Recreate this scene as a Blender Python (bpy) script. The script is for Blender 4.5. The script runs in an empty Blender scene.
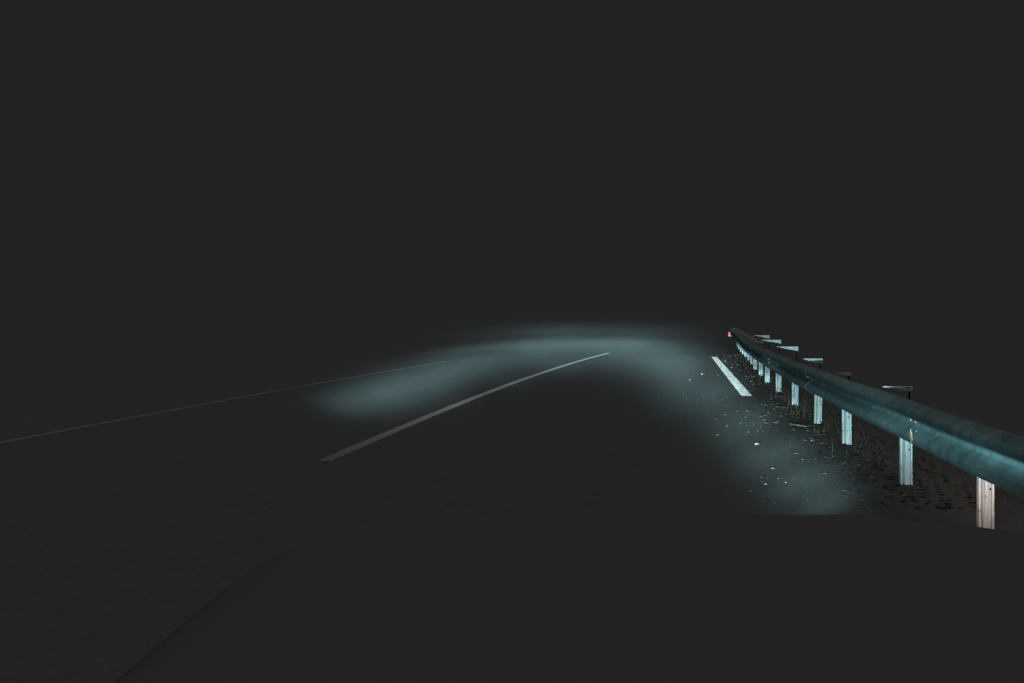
import bpy, bmesh, math, random
from mathutils import Vector, noise
random.seed(7)
S = bpy.context.scene
COL = S.collection

# ---------------------------------------------------------------- camera
CAM_H = 1.5
FPX = 800.0
HORIZ = 315.0
cam_d = bpy.data.cameras.new('camera'); cam = bpy.data.objects.new('camera', cam_d); COL.objects.link(cam)
cam.location = (0, 0, CAM_H); cam.rotation_euler = (math.radians(90), 0, 0)
cam_d.sensor_width = 36; cam_d.lens = 36*FPX/1024
cam_d.shift_y = -(341.5-HORIZ)/1024
cam_d.clip_start = .05; cam_d.clip_end = 3000
S.camera = cam

# ---------------------------------------------------------------- night sky, soft night light
w = bpy.data.worlds.new('World'); S.world = w; w.use_nodes = True
bg = w.node_tree.nodes['Background']
bg.inputs[0].default_value = (1.0, 1.0, 1.0, 1); bg.inputs[1].default_value = 0.0165
sd = bpy.data.lights.new('night_light', 'SUN'); sd.energy = 0.97; sd.angle = math.radians(50); sd.color = (1, 1, 1)
so = bpy.data.objects.new('night_light', sd); COL.objects.link(so); so.location = (0, 0, 60)
S.view_settings.view_transform = 'Standard'; S.view_settings.look = 'None'
S.view_settings.exposure = 0; S.view_settings.gamma = 1; S.view_settings.use_curve_mapping = False

# ---------------------------------------------------------------- headlamp beams
# real lamps in the car's two headlights; the lens pattern is a function of the
# direction in which the light leaves the lamp (a = sideways, b = downwards tangent)
LAMP_H = 0.70
K_BEAM = 20000.0
LAMP_Y = 2.05
BEAM = [  # a, ln b, width a, width ln b, level on the road
    (-.240, -2.80, .046, .16, .044),
    (-.190, -2.92, .050, .21, .080),
    (-.135, -3.12, .050, .25, .074),
    (-.088, -3.36, .046, .27, .062),
    (-.040, -3.58, .046, .30, .060),
    (.025, -3.76, .046, .34, .064),
    (.090, -3.84, .048, .40, .066),
    (.150, -3.78, .045, .42, .070),
    (.200, -3.56, .040, .40, .076),
    (.240, -3.32, .037, .42, .086),
    (.295, -2.95, .044, .28, .070),
    (.292, -3.42, .018, .30, .020),
    (.360, -2.56, .050, .22, .070),
    (.440, -2.24, .058, .19, .082),
    (.520, -2.00, .054, .16, .095),
    (.590, -1.82, .046, .12, .070),
    (.066, -3.40, .035, .15, .018),
    (.000, -3.12, .035, .15, .009),
    (-.090, -2.80, .040, .15, .005),
]
WIDE = [  # a, b, width a, width b, intensity
    (.31, .025, .040, .035, 300.0),
    (.42, .045, .090, .050, 430.0),
    (.60, .090, .130, .070, 170.0),
    (.95, .150, .180, .080, 60.0),
    (.50, .008, .08, .016, 160.0),
    (.72, .008, .16, .012, 330.0),
    (1.08, .010, .24, .015, 210.0),
    (.295, .004, .010, .005, 5500.0),
    (.64, -.030, .14, .016, 90.0),
    (.40, -.026, .060, .012, 850.0),
]
BANK = (.115, .0075, .112, .0095, 120000.0)   # long beam towards the outside of the bend
def beam_nodes(nt, lx):
    N, L = nt.nodes, nt.links
    def m(op, a, b=None, c=None):
        n = N.new('ShaderNodeMath'); n.operation = op
        for i, v in enumerate((a, b, c)):
            if v is None: continue
            if isinstance(v, (int, float)): n.inputs[i].default_value = v
            else: L.new(v, n.inputs[i])
        return n.outputs[0]
    tc = N.new('ShaderNodeTexCoord'); sp = N.new('ShaderNodeSeparateXYZ'); L.new(tc.outputs['Normal'], sp.inputs[0])
    fwd = m('MAXIMUM', sp.outputs[1], .02)
    a0 = m('DIVIDE', sp.outputs[0], fwd)
    b = m('DIVIDE', m('MULTIPLY', sp.outputs[2], -1.0), fwd)
    a = m('ADD', a0, m('MULTIPLY', b, lx/LAMP_H))
    bc = m('MAXIMUM', b, .0095)
    s = m('LOGARITHM', bc, math.e)
    tot = None
    for (ac, sc, wa, ws, A) in BEAM:
        u = m('DIVIDE', m('SUBTRACT', a, ac), wa); v = m('DIVIDE', m('SUBTRACT', s, sc), ws)
        e = m('EXPONENT', m('MULTIPLY', m('ADD', m('MULTIPLY', u, u), m('MULTIPLY', v, v)), -1.0))
        e = m('MULTIPLY', e, A*math.pi/.05*LAMP_H**2)
        tot = e if tot is None else m('ADD', tot, e)
    tot = m('DIVIDE', tot, m('POWER', bc, 3.0))
    # the lens cut-off: nothing of the long beam leaves above the horizontal
    mr = N.new('ShaderNodeMapRange'); mr.interpolation_type = 'SMOOTHSTEP'
    L.new(b, mr.inputs[0]); mr.inputs[1].default_value = -.002; mr.inputs[2].default_value = .011
    tot = m('MULTIPLY', tot, mr.outputs[0])
    for (ac, bc_, wa, wb, A) in WIDE:
        u = m('DIVIDE', m('SUBTRACT', a0, ac), wa); v = m('DIVIDE', m('SUBTRACT', b, bc_), wb)
        e = m('EXPONENT', m('MULTIPLY', m('ADD', m('MULTIPLY', u, u), m('MULTIPLY', v, v)), -1.0))
        tot = m('ADD', tot, m('MULTIPLY', e, A))
    # above the horizontal only part of the side light leaves the lens
    m2 = N.new('ShaderNodeMapRange'); m2.interpolation_type = 'SMOOTHSTEP'
    L.new(b, m2.inputs[0]); m2.inputs[1].default_value = -.012; m2.inputs[2].default_value = .010; m2.inputs[3].default_value = .60
    tot = m('MULTIPLY', tot, m2.outputs[0])
    u = m('DIVIDE', m('SUBTRACT', a0, BANK[0]), BANK[2]); v = m('DIVIDE', m('SUBTRACT', b, BANK[1]), BANK[3])
    e = m('MULTIPLY', m('EXPONENT', m('MULTIPLY', m('ADD', m('MULTIPLY', u, u), m('MULTIPLY', v, v)), -1.0)), BANK[4])
    m3 = N.new('ShaderNodeMapRange'); m3.interpolation_type = 'SMOOTHSTEP'
    L.new(a0, m3.inputs[0]); m3.inputs[1].default_value = .21; m3.inputs[2].default_value = .29; m3.inputs[3].default_value = 1.0; m3.inputs[4].default_value = 0.0
    tot = m('ADD', tot, m('MULTIPLY', e, m3.outputs[0]))
    # uneven lens: faint streaks
    nz = N.new('ShaderNodeTexNoise'); mp = N.new('ShaderNodeMapping'); L.new(tc.outputs['Normal'], mp.inputs[0])
    mp.inputs['Scale'].default_value = (14, 14, 30); L.new(mp.outputs[0], nz.inputs['Vector']); nz.inputs['Scale'].default_value = 1
    tot = m('MULTIPLY', tot, m('ADD', .55, m('MULTIPLY', nz.outputs['Fac'], .90)))
    tot = m('MULTIPLY', tot, m('GREATER_THAN', sp.outputs[1], .1))
    cr = N.new('ShaderNodeMapRange'); L.new(a, cr.inputs[0]); cr.inputs[1].default_value = .66; cr.inputs[2].default_value = .84
    mx = N.new('ShaderNodeMix'); mx.data_type = 'RGBA'; cb = N.new('ShaderNodeMapRange'); L.new(b, cb.inputs[0]); cb.inputs[1].default_value = .055; cb.inputs[2].default_value = .115
    L.new(m('MULTIPLY', cr.outputs[0], cb.outputs[0]), mx.inputs[0])
    mx.inputs[6].default_value = (.54, .96, 1.02, 1); mx.inputs[7].default_value = (1.15, .98, .90, 1)
    em = N.get('Emission') or N.new('ShaderNodeEmission')
    L.new(mx.outputs[2], em.inputs['Color']); L.new(m('MULTIPLY', tot, .5/K_BEAM), em.inputs['Strength'])
CAR_X = .40
S.cycles.use_light_tree = False
for lx in (CAR_X-.62, CAR_X+.62):
    ld = bpy.data.lights.new('headlamp_beam', 'POINT'); ld.energy = 4*math.pi*K_BEAM; ld.shadow_soft_size = .035
    ld.use_nodes = True; beam_nodes(ld.node_tree, lx)
    lo = bpy.data.objects.new('headlamp_beam', ld); COL.objects.link(lo); lo.location = (lx, LAMP_Y+.06, LAMP_H)

# ---------------------------------------------------------------- helpers
def tag(o, label=None, cat=None, group=None, kind=None):
    if label: o['label'] = label
    if cat: o['category'] = cat
    if group: o['group'] = group
    if kind: o['kind'] = kind
    return o
def link(name, bm, mat, parent=None, smooth=False):
    me = bpy.data.meshes.new(name); bmesh.ops.recalc_face_normals(bm, faces=bm.faces); bm.to_mesh(me); bm.free()
    if smooth:
        for p in me.polygons: p.use_smooth = True
    me.materials.append(mat)
    o = bpy.data.objects.new(name, me); COL.objects.link(o)
    if parent: o.parent = parent
    return o
def link_open(name, verts, faces, mat, parent=None, smooth=False):
    me = bpy.data.meshes.new(name); me.from_pydata(verts, [], faces); me.update()
    if smooth:
        for p in me.polygons: p.use_smooth = True
    me.materials.append(mat)
    o = bpy.data.objects.new(name, me); COL.objects.link(o)
    if parent: o.parent = parent
    return o
def empty(name, loc=(0, 0, 0), rz=0):
    o = bpy.data.objects.new(name, None); COL.objects.link(o); o.location = loc; o.rotation_euler = (0, 0, rz); o.empty_display_size = .2
    return o
def box(bm, c, s, rot=0, bev=0):
    r = bmesh.ops.create_cube(bm, size=1)
    for v in r['verts']:
        v.co = Vector((v.co.x*s[0], v.co.y*s[1], v.co.z*s[2]))
    if bev:
        ed = list({e for v in r['verts'] for e in v.link_edges})
        q = bmesh.ops.bevel(bm, geom=ed, offset=bev, segments=2, affect='EDGES'); vs = q['verts'] + [v for v in r['verts'] if v.is_valid]
        vs = list(set(vs))
    else: vs = r['verts']
    cs, sn = math.cos(rot), math.sin(rot)
    for v in vs:
        x, y = v.co.x, v.co.y
        v.co = Vector((x*cs-y*sn+c[0], x*sn+y*cs+c[1], v.co.z+c[2]))
def ext(bm, pts, path_a, path_b, thick=None):
    """extrude closed outline pts (list of Vector3) from offset a to b"""
    n = len(pts)
    A = [bm.verts.new(p+path_a) for p in pts]; B = [bm.verts.new(p+path_b) for p in pts]
    for i in range(n): bm.faces.new((A[i], A[(i+1) % n], B[(i+1) % n], B[i]))
    bm.faces.new(A[::-1]); bm.faces.new(B)

# ---------------------------------------------------------------- materials
def mat(name, col, rough=.8, metal=0, spec=.3):
    m = bpy.data.materials.new(name); m.use_nodes = True
    b = m.node_tree.nodes['Principled BSDF']
    b.inputs['Base Color'].default_value = (*col, 1); b.inputs['Roughness'].default_value = rough
    b.inputs['Metallic'].default_value = metal; b.inputs['Specular IOR Level'].default_value = spec
    return m
class G:
    def __init__(s, m): s.m = m; s.N = m.node_tree.nodes; s.L = m.node_tree.links; s.b = s.N['Principled BSDF']; s.tc = s.N.new('ShaderNodeTexCoord')
    def noise(s, scale, detail=4, vec=None, sc3=None, rough=.55):
        n = s.N.new('ShaderNodeTexNoise'); n.inputs['Scale'].default_value = scale; n.inputs['Detail'].default_value = detail; n.inputs['Roughness'].default_value = rough
        src = vec or s.tc.outputs['Object']
        if sc3:
            mp = s.N.new('ShaderNodeMapping'); mp.inputs['Scale'].default_value = sc3; s.L.new(src, mp.inputs[0]); src = mp.outputs[0]
        s.L.new(src, n.inputs['Vector']); return n.outputs['Fac']
    def ramp(s, f, stops):
        r = s.N.new('ShaderNodeValToRGB'); e = r.color_ramp.elements
        while len(e) < len(stops): e.new(.5)
        for q, (p, c) in zip(e, stops): q.position = p; q.color = (*c, 1) if len(c) == 3 else c
        s.L.new(f, r.inputs[0]); return r.outputs[0]
    def mix(s, f, a, b, mode='MIX'):
        n = s.N.new('ShaderNodeMix'); n.data_type = 'RGBA'; n.blend_type = mode
        for i, v in ((0, f), (6, a), (7, b)):
            if isinstance(v, (int, float)): n.inputs[i].default_value = v
            elif isinstance(v, tuple): n.inputs[i].default_value = (*v, 1)
            else: s.L.new(v, n.inputs[i])
        return n.outputs[2]
    def bump(s, f, dist, strength=1):
        n = s.N.new('ShaderNodeBump'); n.inputs['Distance'].default_value = dist; n.inputs['Strength'].default_value = strength
        s.L.new(f, n.inputs['Height']); s.L.new(n.outputs[0], s.b.inputs['Normal'])
    def col(s, c): s.L.new(c, s.b.inputs['Base Color'])
def vor(g, scale):
    n = g.N.new('ShaderNodeTexVoronoi'); n.inputs['Scale'].default_value = scale; g.L.new(g.tc.outputs['Object'], n.inputs['Vector']); return n

M_asph = mat('asphalt', (.05, .05, .05), .9, 0, .0); g = G(M_asph)
st = g.ramp(g.noise(20, 3, rough=.7), [(.56, (1, 1, 1)), (.70, (1.12, 1.12, 1.11))]); big = g.noise(.35, 3); mid = g.noise(5, 5, rough=.7); fine = g.noise(120, 3)
c = g.mix(1.0, g.ramp(big, [(.3, (.0495, .0495, .0492)), (.7, (.0515, .0515, .0512))]), g.ramp(mid, [(.3, (.93, .93, .93)), (.7, (1.05, 1.05, 1.05))]), 'MULTIPLY')
v = vor(g, 26); gr = g.ramp(v.outputs['Distance'], [(0, (2.6, 2.6, 2.5)), (.12, (1.0, 1.0, 1.0)), (1, (.93, .93, .93))])
c = g.mix(1.0, g.mix(1.0, c, gr, 'MULTIPLY'), st, 'MULTIPLY'); g.col(c)
add = g.N.new('ShaderNodeMath'); add.operation = 'ADD'; g.L.new(g.noise(9, 6, rough=.75), add.inputs[0]); g.L.new(g.noise(60, 3), add.inputs[1])
g.bump(add.outputs[0], .0045, .7)

def paint(name, base, worn, lo, hi):
    m = mat(name, base, .7, 0, .2); g = G(m)
    n = g.noise(9, 7, rough=.8); g.col(g.mix(g.ramp(n, [(lo, (0, 0, 0)), (hi, (1, 1, 1))]), worn, base)); g.bump(n, .002, .5); return m
M_centre = paint('worn_dimmed_centre_paint', (.27, .255, .24), (.15, .14, .13), .35, .6)
g = G(M_centre)   # near end dimmed in the colour, where the line runs out of the beam
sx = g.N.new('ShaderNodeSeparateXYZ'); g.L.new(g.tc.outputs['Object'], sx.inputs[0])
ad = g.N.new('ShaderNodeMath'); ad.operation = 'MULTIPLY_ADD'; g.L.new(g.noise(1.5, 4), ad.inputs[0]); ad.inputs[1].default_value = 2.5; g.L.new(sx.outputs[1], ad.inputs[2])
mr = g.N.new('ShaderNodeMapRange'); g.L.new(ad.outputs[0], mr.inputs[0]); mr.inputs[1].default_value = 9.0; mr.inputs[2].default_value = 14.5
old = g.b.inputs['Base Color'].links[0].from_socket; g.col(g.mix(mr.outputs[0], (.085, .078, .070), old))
M_left = paint('worn_edge_paint', (.10, .098, .094), (.07, .07, .068), .35, .6)
M_dash = paint('white_edge_paint', (.86, .85, .83), (.18, .18, .18), .40, .50)

M_earth = mat('verge_earth', (.05, .05, .05), .95, 0, .0); g = G(M_earth)
n = g.noise(3, 8, rough=.7); n2 = g.noise(30, 4, rough=.7)
c = g.mix(1.0, g.ramp(n, [(.35, (.048, .048, .0475)), (.65, (.054, .054, .0535))]), g.ramp(n2, [(.3, (.88, .88, .88)), (.7, (1.12, 1.12, 1.12))]), 'MULTIPLY'); g.col(c)
g.bump(n2, .006, .4)

def zinc(name, base, dark, rough, metal, streak):
    m = mat(name, base, rough, metal, .4); g = G(m)
    n = g.noise(1, 6, sc3=streak, rough=.7); n2 = g.noise(14, 5, rough=.7)
    c = g.mix(g.ramp(n, [(.38, (0, 0, 0)), (.62, (1, 1, 1))]), dark, base)
    c = g.mix(g.ramp(n2, [(.56, (0, 0, 0)), (.66, (.85, .85, .85))]), c, (.07, .062, .052))
    g.col(c); g.bump(n2, .003, .7); return m
M_rail = zinc('weathered_zinc_rail', (.078, .118, .122), (.044, .070, .073), .62, .15, (9, 9, 1.5))
M_post = zinc('galvanised_post', (.58, .59, .58), (.25, .26, .26), .6, 0, (40, 40, 1.2))
M_brk = zinc('galvanised_bracket', (.88, .89, .88), (.60, .62, .62), .6, 0, (20, 20, 3))
M_stem = mat('dark_steel', (.05, .052, .052), .8, 0, .1)  # dark tone close to the ground's, so the bracket stems hardly show
M_bolt = mat('zinc_bolt', (.17, .18, .18), .45, .2, .5)
M_darkbolt = mat('rusty_bolt', (.03, .028, .025), .8)
M_rust = mat('rust', (.22, .10, .055), .9); g = G(M_rust); g.col(g.ramp(g.noise(60, 5), [(.35, (.28, .12, .07)), (.6, (.40, .27, .20))]))
M_red = mat('red_reflector', (.95, .22, .26), .35, 0, .8)
M_leafs = []
for nm, cc in (('pale_leaf', (.34, .22, .14)), ('tan_leaf', (.22, .135, .07)), ('brown_leaf', (.09, .058, .038))):
    m = mat(nm, cc, .85, 0, .2); g = G(m); g.col(g.mix(g.noise(40, 3), tuple(x*.7 for x in cc), tuple(min(1, x*1.25) for x in cc))); M_leafs.append(m)
M_straw = mat('dry_grass', (.075, .060, .042), .9, 0, 0); M_twig = mat('twig_bark', (.10, .085, .07), .9)
M_paint = mat('dark_car_paint', (.0485, .0485, .0485), .75, 0, .05)
g = G(M_paint); g.col(g.ramp(g.noise(2.5, 4), [(.3, (.0455, .0455, .0455)), (.7, (.0495, .0495, .0495))]))
M_trim = mat('black_trim', (.035, .035, .035), .7, 0, .1)
M_lens = mat('headlight_lens', (.6, .63, .65), .2, 0, .5)
M_lens.node_tree.nodes['Principled BSDF'].inputs['Emission Color'].default_value = (.8, 1, 1, 1)
M_lens.node_tree.nodes['Principled BSDF'].inputs['Emission Strength'].default_value = 2.0
M_tyre = mat('tyre_rubber', (.03, .03, .03), .85); M_rim = mat('alloy_rim', (.35, .35, .36), .4, .6)

# ---------------------------------------------------------------- the road's course
def poly(a, b, c, y, y0=28.0):
    if y <= y0: return a+b*y+c*y*y
    X0 = a+b*y0+c*y0*y0; return X0+(b+2*c*y0)*(y-y0)
def x_post(y):
    if y <= 24: return 2.35+.145*y+.0024*y*y
    X0 = 2.35+.145*24+.0024*576; return X0+.25*(y-24)+.006*max(0, min(y, 60)-40)**2+.24*max(0, y-60)
def x_centre(y): return poly(-3.22, .135, .0028, y, 75)
def x_left(y): return poly(-7.63, .151, .0024, y, 75)
def x_dash(y): return 4.345+(y-14.8)*.2087
def x_redge(y): return x_post(y)-.30-.03*math.sin(y*1.7)*math.sin(y*.6)
def x_ledge(y): return x_left(y)-.35
def slope(f, y): return (f(y+.1)-f(y-.1))/.2

def rise(y):        # the road starts to climb beyond the bend
    t = max(0, y-32)
    return .0012*t*t if t < 50 else 3.0+.12*(t-50) if t < 75 else 6.0
# ground: one wide sheet with the verge, the bank outside the bend and the drop behind the rail
def ground_z(x, y):
    yy = max(y, -30)
    r = x-(x_redge(yy)+.35); l = (x_ledge(yy)-.3)-x
    z = -.007+rise(y)
    if r > .6: z -= 4*(1-math.exp(-(r-.6)*.10))*max(0, min(1, 1.4-y/60))
    if l > -.3 and y > 25: l += .3
    if l > 0:
        k = 1 if y < 85 else math.exp(-(y-85)/25)
        z += k*(.010*min(l, 8)**2+.16*max(0, min(l-8, 26)))
    n_ = noise.noise(Vector((x*.35, y*.35, 0)))
    if r > .1: z += .09*math.exp(-((y-5.1)/.9)**2)*min(1, (r-.1)*3)
    fd = max(0, 1-max(0, y)/110)
    if r > .3 or l > .3: z += fd*( .05*n_*min(1, max(r, l)*.7)+.10*noise.noise(Vector((x*.07, y*.07, 3)))*min(1, max(r, l)*.2))
    return z
ys = [-30, -15, -6] + [i*.5 for i in range(-4, 60)] + [30+i*1.5 for i in range(0, 60)] + [125, 140, 170, 220, 300, 450, 700, 1100, 1800]
ws = [-1500, -800, -400, -200, -120, -80, -60, -45, -35, -28, -23, -19, -16, -14, -12, -10.5, -9.5, -8.5, -7.5, -6.8, -6.2, -5.7, -5.2, -4.8, -4.4, -4]
offs = sorted(set(ws + [-2, 0, 2, 4, 4.6] + [4.9+i*.25 for i in range(0, 12)] + [8.5, 9.5, 11, 13, 16, 20, 26, 35, 50, 80, 120, 200, 400, 800, 1500]))
vs, fs = [], []
for y in ys:
    cx = x_centre(min(y, 130))
    for o_ in offs:
        x = cx+o_; vs.append((x, y, ground_z(x, y) if y < 130 else max(ground_z(x, 130), -9)))
nw = len(offs)
for i in range(len(ys)-1):
    for j in range(nw-1): fs.append((i*nw+j, i*nw+j+1, (i+1)*nw+j+1, (i+1)*nw+j))
tag(link_open('ground', vs, fs, M_earth, smooth=True), kind='structure')

def strip(name, fL, fR, y0, y1, z, m, step=.5, jag=0):
    vs, fs = [], []; n = max(2, int((y1-y0)/step)+1)
    for i in range(n):
        y = y0+(y1-y0)*i/(n-1); j1 = jag*random.uniform(-1, 1); j2 = jag*random.uniform(-1, 1)
        vs += [(fL(y)+j1, y, z+rise(y)), (fR(y)+j2, y, z+rise(y))]
    for i in range(n-1): fs.append((2*i, 2*i+1, 2*i+3, 2*i+2))
    return link_open(name, vs, fs, m)
tag(strip('road', x_ledge, x_redge, -20, 90, 0.0, M_asph), kind='structure')
def line(name, f, wd, y0, y1, m, jag=.006):
    wx = lambda y: wd/2*math.sqrt(1+slope(f, y)**2)
    o = strip(name, lambda y: f(y)-wx(y), lambda y: f(y)+wx(y), y0, y1, .004, m, .12, jag)
    return tag(o, kind='structure')
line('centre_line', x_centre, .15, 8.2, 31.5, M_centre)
line('left_edge_line', x_left, .10, -5, 25.8, M_left)
line('right_edge_line', x_dash, .19, 14.8, 28.6, M_dash, .01)

# ---------------------------------------------------------------- guardrail
SET = .26      # the rail stands this far in front of its posts
def rail_pt(y):
    s = slope(x_post, y); n = Vector((-1, s, 0)).normalized(); p = Vector((x_post(y), y, rise(y))); return p+n*SET, n
# two-wave profile: (distance towards the road, height)
PROF = [(-.012, .836), (.002, .842), (.014, .836), (.040, .815), (.074, .790), (.083, .772), (.083, .752), (.074, .737), (.022, .712), (.008, .700),
        (.008, .680), (.014, .670), (.073, .625), (.083, .613), (.083, .588), (.079, .568), (.040, .542), (.012, .520), (.002, .512), (-.012, .514)]
guard = empty('guardrail', (x_post(5.5), 5.5, 0))
tag(guard, 'weathered grey steel guardrail on white metal posts along the right roadside', 'guardrail')
GL = guard.location.copy()
def gput(o): o.parent = guard; o.matrix_parent_inverse.identity(); o.location = o.location-GL; return o
post_y = [3.7, 5.5, 7.1, 9.3, 11.1, 13.3, 15.6, 17.8, 19.9, 22.0, 24.1, 26.3, 28.5, 30.7, 32.9, 35.1, 37.3]
joints = [-2.0, 2.0, 5.8, 10.0, 14.2, 18.4, 22.6, 26.8, 31, 35.2, 39.0]
def panel(y0, y1, lap):
    bm = bmesh.new(); n = 14; T = .004; rows = []
    for i in range(n+1):
        y = y0+(y1+.16-y0)*i/n; p, nn = rail_pt(y)
        dz = .004*math.sin(y*2.1)+.003*noise.noise(Vector((y*.7, 0, 5)))
        k = lap*(.006 if i == 0 else (0.003))
        row = [bm.verts.new(p+nn*(d+k+.004*noise.noise(Vector((y*1.3, d*2, h)))*.6)+Vector((0, 0, h+dz))) for d, h in PROF]
        row2 = [bm.verts.new(p+nn*(d+k-T)+Vector((0, 0, h+dz))) for d, h in PROF]
        rows.append(row+row2[::-1])
    m_ = len(rows[0])
    for i in range(n):
        for j in range(m_): bm.faces.new((rows[i][j], rows[i][(j+1) % m_], rows[i+1][(j+1) % m_], rows[i+1][j]))
    for r in (rows[0], rows[-1]):
        h = m_//2
        for j in range(h-1): bm.faces.new((r[j], r[j+1], r[m_-2-j], r[m_-1-j]))
    o = link('rail_panel', bm, M_rail); return gput(o)
def disc(bm, p, n, r, t):
    z = Vector((0, 0, 1)); a = n.cross(z).normalized(); b = a.cross(n).normalized(); K = 8
    A = [bm.verts.new(p+a*r*math.cos(k*2*math.pi/K)+b*r*math.sin(k*2*math.pi/K)) for k in range(K)]
    B = [bm.verts.new(p+n*t+a*r*.75*math.cos(k*2*math.pi/K)+b*r*.75*math.sin(k*2*math.pi/K)) for k in range(K)]
    for k in range(K): bm.faces.new((A[k], A[(k+1) % K], B[(k+1) % K], B[k]))
    bm.faces.new(B); bm.faces.new(A[::-1])
for i in range(len(joints)-1):
    pn = panel(joints[i], joints[i+1], 1+(i % 2))
    if i and joints[i] < 30:
        for dy in (-.05+.1, .16):
            for h in (.79, .715, .640, .565):
                d = {.79: .047, .715: .045, .640: .040, .565: .055}[h]
                p, nn = rail_pt(joints[i]+dy*1.0-.02); bm = bmesh.new()
                disc(bm, p+nn*(d+.006)+Vector((0, 0, h)), (nn+Vector((0, 0, .5 if h in (.79, .640) else -.5))).normalized(), .013, .010)
                b_ = link('bolt', bm, M_bolt); b_.parent = pn
    if 2 < joints[i] < 7:
        p, nn = rail_pt(joints[i]+.0); bm = bmesh.new()
        K = 14; ctr = p+nn*.092; vs_ = []
        for k in range(K):
            an = k*2*math.pi/K; r = .032*random.uniform(.6, 1.2)
            vs_.append(ctr+Vector((-nn.y, nn.x, 0))*(-r*.9*math.cos(an))+Vector((0, 0, .612+r*1.4*math.sin(an))))
        ext(bm, [Vector(q) for q in vs_], Vector((0, 0, 0)), nn*.004)
        r_ = link('rust_patch', bm, M_rust); r_.parent = pn
# posts: sigma-shaped steel, face towards oncoming traffic
SIG = [(-.050, .030), (-.050, 0), (-.036, 0), (-.032, .05), (-.016, .05), (-.010, .004), (.004, 0), (.026, 0), (.030, .022), (.036, .022), (.040, .002), (.050, .002), (.050, .03)]
tops = {5.5: .70, 7.1: .866, 9.3: .835, 11.1: .895, 13.3: .975, 15.6: 1.015, 17.8: 1.05}
wid = {5.5: .05, 7.1: .15, 9.3: .09, 11.1: .16, 13.3: .24, 15.6: .27, 17.8: .24}
for i, y in enumerate(post_y):
    s = slope(x_post, y); rz = -math.atan(s)*.6; x = x_post(y)+random.uniform(-.01, .01)+(.045 if y < 6 else 0)
    rt = .74 if y > 6 else .62; bm = bmesh.new()
    pts = [Vector((px, py, 0)) for px, py in SIG]+[Vector((px, py+.005, 0)) for px, py in SIG[::-1]]
    n = len(SIG); zb = -.35; hs = [zb, 0, .2, .4, .6, rt]
    lean = random.uniform(-.012, .012)
    rows = []
    for h in hs: rows.append([bm.verts.new(p+Vector((lean*h, 0, h))) for p in pts])
    m_ = len(pts)
    for a in range(len(hs)-1):
        for j in range(m_): bm.faces.new((rows[a][j], rows[a][(j+1) % m_], rows[a+1][(j+1) % m_], rows[a+1][j]))
    for r in (rows[0], rows[-1]):
        for j in range(n-1): bm.faces.new((r[j], r[j+1], r[m_-2-j], r[m_-1-j]))
    po = link('post', bm, M_post); po.location = (x, y, rise(y)); po.rotation_euler = (0, 0, rz); gput(po)
    bm = bmesh.new(); disc(bm, Vector((.022, -.001, .30+.02*random.random())), Vector((0, -1, 0)), .008, .004)
    if y < 20:
        q = link('bolt_hole', bm, M_darkbolt); q.parent = po
    else: bm.free()
    # spacer bracket between post and rail: folded plate
    wl = wid.get(y, .2); bm = bmesh.new(); zt = tops.get(y, .85)
    L_ = wl
    dp = .045 if y < 10 else .075
    pl = [Vector((-.05-L_, 0, zt-.006)), Vector((-.05-L_*.5, 0, zt-dp*.42)), Vector((-.02, 0, zt-dp*.8)), Vector((.05, 0, zt-dp)), Vector((.05, 0, zt)), Vector((-.05-L_, 0, zt))]
    ext(bm, pl, Vector((0, -.008, 0)), Vector((0, -.003, 0)))
    b2 = bmesh.new(); box(b2, (.03, .012, (zt+.55)/2), (.014, .012, zt-.57)); box(b2, (-.17, .045, .68), (.20, .04, .05))
    bk = link('spacer_bracket', bm, M_brk); bk.location = (x+lean*.8, y, rise(y)); bk.rotation_euler = (0, 0, rz); gput(bk); link('bracket_stem', b2, M_stem, bk)
    # mounting bolt in the valley of the rail
    p, nn = rail_pt(y); bm = bmesh.new(); disc(bm, p+nn*.012+Vector((0, 0, .676)), nn, .017, .02)
    if y < 25: gput(link('mounting_bolt', bm, M_darkbolt))
    else: bm.free()

# red reflector clipped on the far end of the rail
yr = 37.6; p, nn = rail_pt(yr)
rf = empty('rail_reflector', p+nn*.10+Vector((0, 0, .50)), 0)
tag(rf, 'small glowing red reflector fixed at the far end of the guardrail', 'reflector')
bm = bmesh.new(); box(bm, (0, 0, .055), (.15, .02, .20), bev=.008); link('lens', bm, M_red, rf)
bm = bmesh.new(); box(bm, (0, .022, .055), (.17, .018, .23), bev=.006); box(bm, (.03, .10, .055), (.04, .16, .03)); link('housing', bm, M_trim, rf)

# ---------------------------------------------------------------- the car the photo is taken from: bonnet and front end
car = empty('car', (CAR_X, 1.2, 0)); car.rotation_euler = (0, math.radians(.9), 0)
tag(car, 'dark car bonnet and nose filling the bottom of the view', 'car')
def hood_z(x, y):   # x from the car's centre, y from the camera
    e = abs(x)/.90
    z = 1.168-.035*max(0, (y-.5))-.06*e**4-.02*e**2
    if y > 1.55: z -= .16*((y-1.55)/.45)**2*.55
    if abs(x) > .8: z -= .09*((abs(x)-.8)/.2)**2*.5
    if .28 < abs(x) < .42: z += .006*math.sin((abs(x)-.28)/.14*math.pi)
    return z
nx, ny = 40, 30; bm = bmesh.new(); rows = []
for j in range(ny+1):
    y = .35+(1.98-.35)*j/ny; row = []
    for i in range(nx+1):
        x = -1.0+2.0*i/nx
        yy = y-.10*(abs(x)/.9)**2.5*(j/ny)
        row.append(bm.verts.new((x, yy-1.2, hood_z(x, yy)-.04)))
    rows.append(row)
for j in range(ny):
    for i in range(nx): bm.faces.new((rows[j][i], rows[j][i+1], rows[j+1][i+1], rows[j+1][i]))
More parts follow.
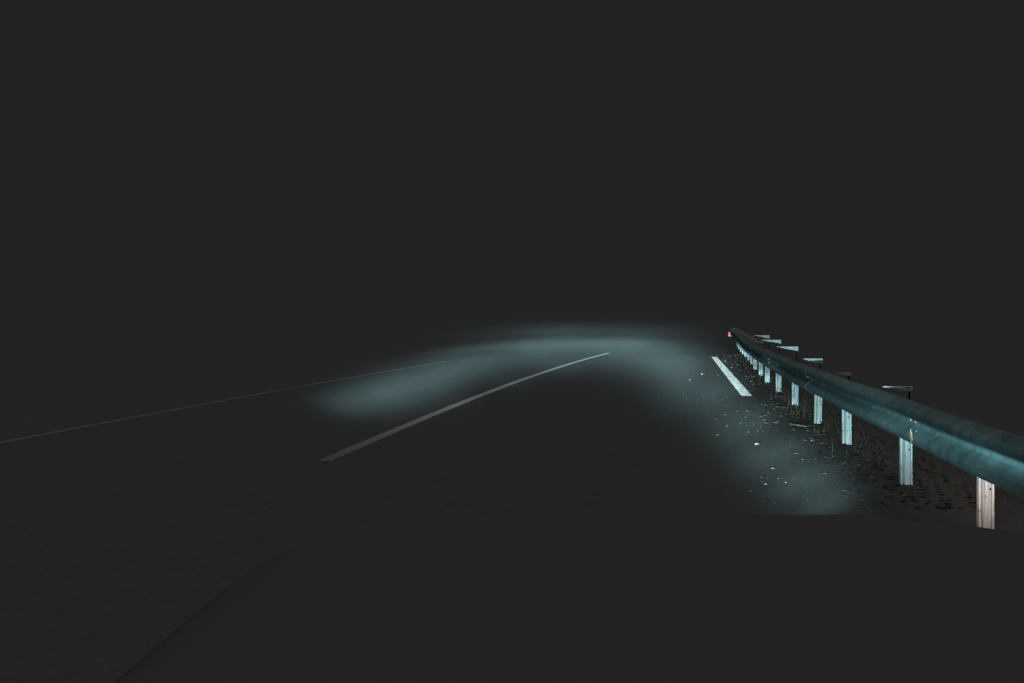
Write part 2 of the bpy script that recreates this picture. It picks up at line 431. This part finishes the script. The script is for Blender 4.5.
e = [ed for ed in bm.edges if ed.is_boundary]; r = bmesh.ops.extrude_edge_only(bm, edges=e)
for v_ in r['geom']:
    if isinstance(v_, bmesh.types.BMVert): v_.co.z -= .012
link('bonnet', bm, M_paint, car, smooth=True)
bm = bmesh.new()
box(bm, (0, .70, .50), (1.70, .20, .36), bev=.05); box(bm, (0, .64, .84), (1.62, .16, .14), bev=.03)
link('bumper', bm, M_paint, car)
bm = bmesh.new()
for k in range(5): box(bm, (0, .735, .66+k*.035), (.72, .04, .014))
box(bm, (0, .70, .73), (.78, .05, .20), bev=.01); link('grille', bm, M_trim, car)
for sx in (-1, 1):
    bm = bmesh.new(); box(bm, (sx*.62, .73, LAMP_H), (.34, .14, .15), bev=.04); link('headlight', bm, M_lens, car)
    bm = bmesh.new(); box(bm, (sx*.92, -.05, .62), (.10, 1.4, .42), bev=.03); link('fender', bm, M_paint, car)
    whl = None
    bm = bmesh.new(); bmesh.ops.create_cone(bm, cap_ends=True, segments=36, radius1=.33, radius2=.33, depth=.21)
    for v_ in bm.verts: v_.co = Vector((v_.co.z+sx*.76, v_.co.x-.05, v_.co.y+.33))
    whl = link('wheel', bm, M_tyre, car)
    bm = bmesh.new(); bmesh.ops.create_cone(bm, cap_ends=True, segments=24, radius1=.2, radius2=.17, depth=.03)
    for v_ in bm.verts: v_.co = Vector((v_.co.z*sx+sx*.872, v_.co.x-.05, v_.co.y+.33))
    link('rim', bm, M_rim, whl)

# ---------------------------------------------------------------- leaves on the road
def leaf(x, y, size, m, tilt, rz, z=0.006):
    """a curled dead leaf, a few cm across, standing on one edge where tilt is large"""
    n = 6; bm = bmesh.new(); L_ = []; R_ = []; C_ = []
    for i in range(n+1):
        t = i/n; wd = size*.32*math.sin(math.pi*min(1, t*.95+.03))**.8; u = (t-.5)*size
        cz = size*.10*math.sin(t*math.pi)
        L_.append(bm.verts.new((u, wd, cz+wd*.35))); R_.append(bm.verts.new((u, -wd, cz+wd*.30))); C_.append(bm.verts.new((u, 0, cz)))
    for i in range(n):
        bm.faces.new((L_[i], L_[i+1], C_[i+1], C_[i])); bm.faces.new((C_[i], C_[i+1], R_[i+1], R_[i]))
    bmesh.ops.solidify(bm, geom=bm.faces[:], thickness=.0012)
    o = link('fallen_leaf', bm, m)
    o.rotation_euler = (tilt, random.uniform(-.15, .15), rz); o.location = (x, y, z+size*.3*abs(math.sin(tilt)))
    return o
def px(u, v): y = FPX*CAM_H/(v-HORIZ); return (u-512)/FPX*y, y
named = [  # pixel, size, pale?, tilt, label
    (757, 446, .095, 0, .8, 'largest bright cream leaf lying alone in the lit strip of road'),
    (766, 486, .060, 0, .7, 'small bright leaf lowest but one in the lit strip, beside a dimmer pair'),
    (773, 470, .055, 0, .5, 'pale leaf near the lower middle of the lit strip'),
    (762, 479, .055, 1, .5, 'dull tan leaf just above the small bright leaf'),
    (786, 484, .040, 0, .7, 'tiny round pale leaf right of the small bright leaf'),
    (751, 493, .060, 1, .5, 'brown leaf at the lower left rim of the lit strip'),
    (765, 503, .075, 2, .4, 'dark brown curled leaf nearest to the car bonnet'),
    (755, 499, .045, 2, .4, 'small brown leaf close above the one nearest the bonnet'),
    (718, 436, .060, 1, .5, 'tan leaf at the left rim of the lit strip'),
    (749, 433, .055, 1, .6, 'tan leaf just above the largest cream leaf'),
    (727, 427, .050, 1, .5, 'small tan leaf above the one at the left rim of the lit strip'),
    (702, 375, .075, 0, .8, 'pale leaf lying alone on the road left of the white edge dash'),
    (803, 461, .045, 1, .6, 'small leaf right of the lit strip centre'),
    (812, 442, .055, 0, .7, 'pale leaf near the road edge below the guardrail posts'),
    (847, 498, .050, 2, .5, 'brown leaf at the right rim of the lit strip near the bonnet'),
    (764, 421, .050, 1, .5, 'tan leaf halfway between cream leaf and white edge dash'),
    (905, 497, .055, 1, .6, 'leaf lying at the foot of the second nearest post'),
]
for (u, v_, sz, mi, tl, lab) in named:
    x, y = px(u, v_); o = leaf(x, y, sz*.68, M_leafs[mi], tl*.55, random.uniform(-.5, .5)); tag(o, lab, 'leaf', 'fallen leaves on the road')

# litter too fine to count, on the verge, road edge and lit strip
def litter(name, count, where, smin, smax, m, kind_label):
    vs, fs = [], []
    for _ in range(count):
        x, y, z = where(); s = random.uniform(smin, smax); a = random.uniform(0, math.pi); t = random.uniform(-.9, .9)
        ca, sa, ct, st = math.cos(a), math.sin(a), math.cos(t), math.sin(t)
        b = len(vs)
        for (du, dv) in ((-1, 0), (0, -.45), (1, 0), (0, .45)):
            u = du*s/2; q = dv*s; vs.append((x+u*ca-q*ct*sa, y+u*sa+q*ct*ca, z+abs(q*st)*(1 if dv > 0 else .1)+.003+abs(s*.2*st)))
        fs.append((b, b+1, b+2, b+3))
    return tag(link_open(name, vs, fs, m), kind_label[0], kind_label[1], None, 'stuff')
def w_verge():
    y = random.uniform(6.2, 30)**1.0; x = x_redge(y)+random.gauss(.38, .34); return x, y, max(ground_z(x, y), -.6)+.008
def w_road():
    y = 5.8+random.random()**1.6*16; x = x_redge(y)-abs(random.gauss(0, 1.0))-.05; return x, y, .001
M_lit = mat('litter_brown', (.050, .038, .028), .95, 0, 0)
M_grit = mat('grit_pale', (.11, .10, .09), .9, 0, 0)
litter('leaf_litter', 2600, w_verge, .03, .085, M_lit, ('brown dead leaves heaped under and behind the guardrail', 'leaf litter'))
litter('road_grit', 420, w_road, .008, .028, M_grit, ('fine light crumbs of leaf and grit scattered on the right side of the road', 'grit'))

# dry grass and twigs under the rail
def blades(name, spots, per, hmin, hmax, m, spread, lab):
    vs, fs = [], []
    for (sx, sy) in spots:
        for _ in range(per):
            x = sx+random.gauss(0, spread); y = sy+random.gauss(0, spread); z = ground_z(x, y); h = random.uniform(hmin, hmax)
            dx, dy = random.gauss(0, .25)*h, random.gauss(0, .2)*h; wd = .0035; b = len(vs)
            for k in range(4):
                t = k/3; cx, cy = x+dx*t*t, y+dy*t*t; ww = wd*(1-t*.8)
                vs += [(cx-ww, cy, z+h*t*(1-.15*t)), (cx+ww, cy+.002, z+h*t*(1-.15*t))]
            for k in range(3): fs.append((b+2*k, b+2*k+1, b+2*k+3, b+2*k+2))
    return tag(link_open(name, vs, fs, m), lab[0], lab[1], None, 'stuff')
sp = [(x_post(y)+random.uniform(-.05, .4), y) for y in [5.9+.35*i for i in range(60)]]
blades('dry_grass', sp, 8, .06, .28, M_straw, .12, ('thin dry grass stems standing under the guardrail', 'grass'))
def twig(pts, r, label):
    bm = bmesh.new(); P = [Vector(p) for p in pts]; K = 5; prev = None
    for i, p in enumerate(P):
        d = (P[min(i+1, len(P)-1)]-P[max(i-1, 0)]).normalized(); a = d.cross(Vector((0, 0, 1)))
        if a.length < .01: a = Vector((1, 0, 0))
        a.normalize(); b = a.cross(d); rr = r*(1-.75*i/(len(P)-1))
        ring = [bm.verts.new(p+a*rr*math.cos(k*2*math.pi/K)+b*rr*math.sin(k*2*math.pi/K)) for k in range(K)]
        if prev:
            for k in range(K): bm.faces.new((prev[k], prev[(k+1) % K], ring[(k+1) % K], ring[k]))
        prev = ring
    return tag(link('twig', bm, M_twig), label, 'twig', 'twigs along the road edge')
def at(u, v, z=.02): 
    y = FPX*(CAM_H-z)/(v-HORIZ); return ((u-512)/FPX*y, y, z)
twig([at(790, 424), at(797, 425, .04), at(806, 426.5, .03), at(815, 425, .02)], .012, 'bare twig lying at the road edge before the guardrail posts')
twig([at(771, 380, .03), at(776, 385, .10), at(782, 391, .05), at(788, 396, .02)], .012, 'thin bowed twig leaning by the far guardrail posts')
twig([at(829, 424, .42), at(836, 428, .25), at(842, 434, .10), at(848, 440, .0)], .008, 'slanting stem between the third and fourth nearest posts')

# ---------------------------------------------------------------- render settings
S.render.engine = 'CYCLES'
S.cycles.use_denoising = True
S.cycles.max_bounces = 4; S.cycles.sample_clamp_indirect = 2
S.render.resolution_x = 1024; S.render.resolution_y = 683
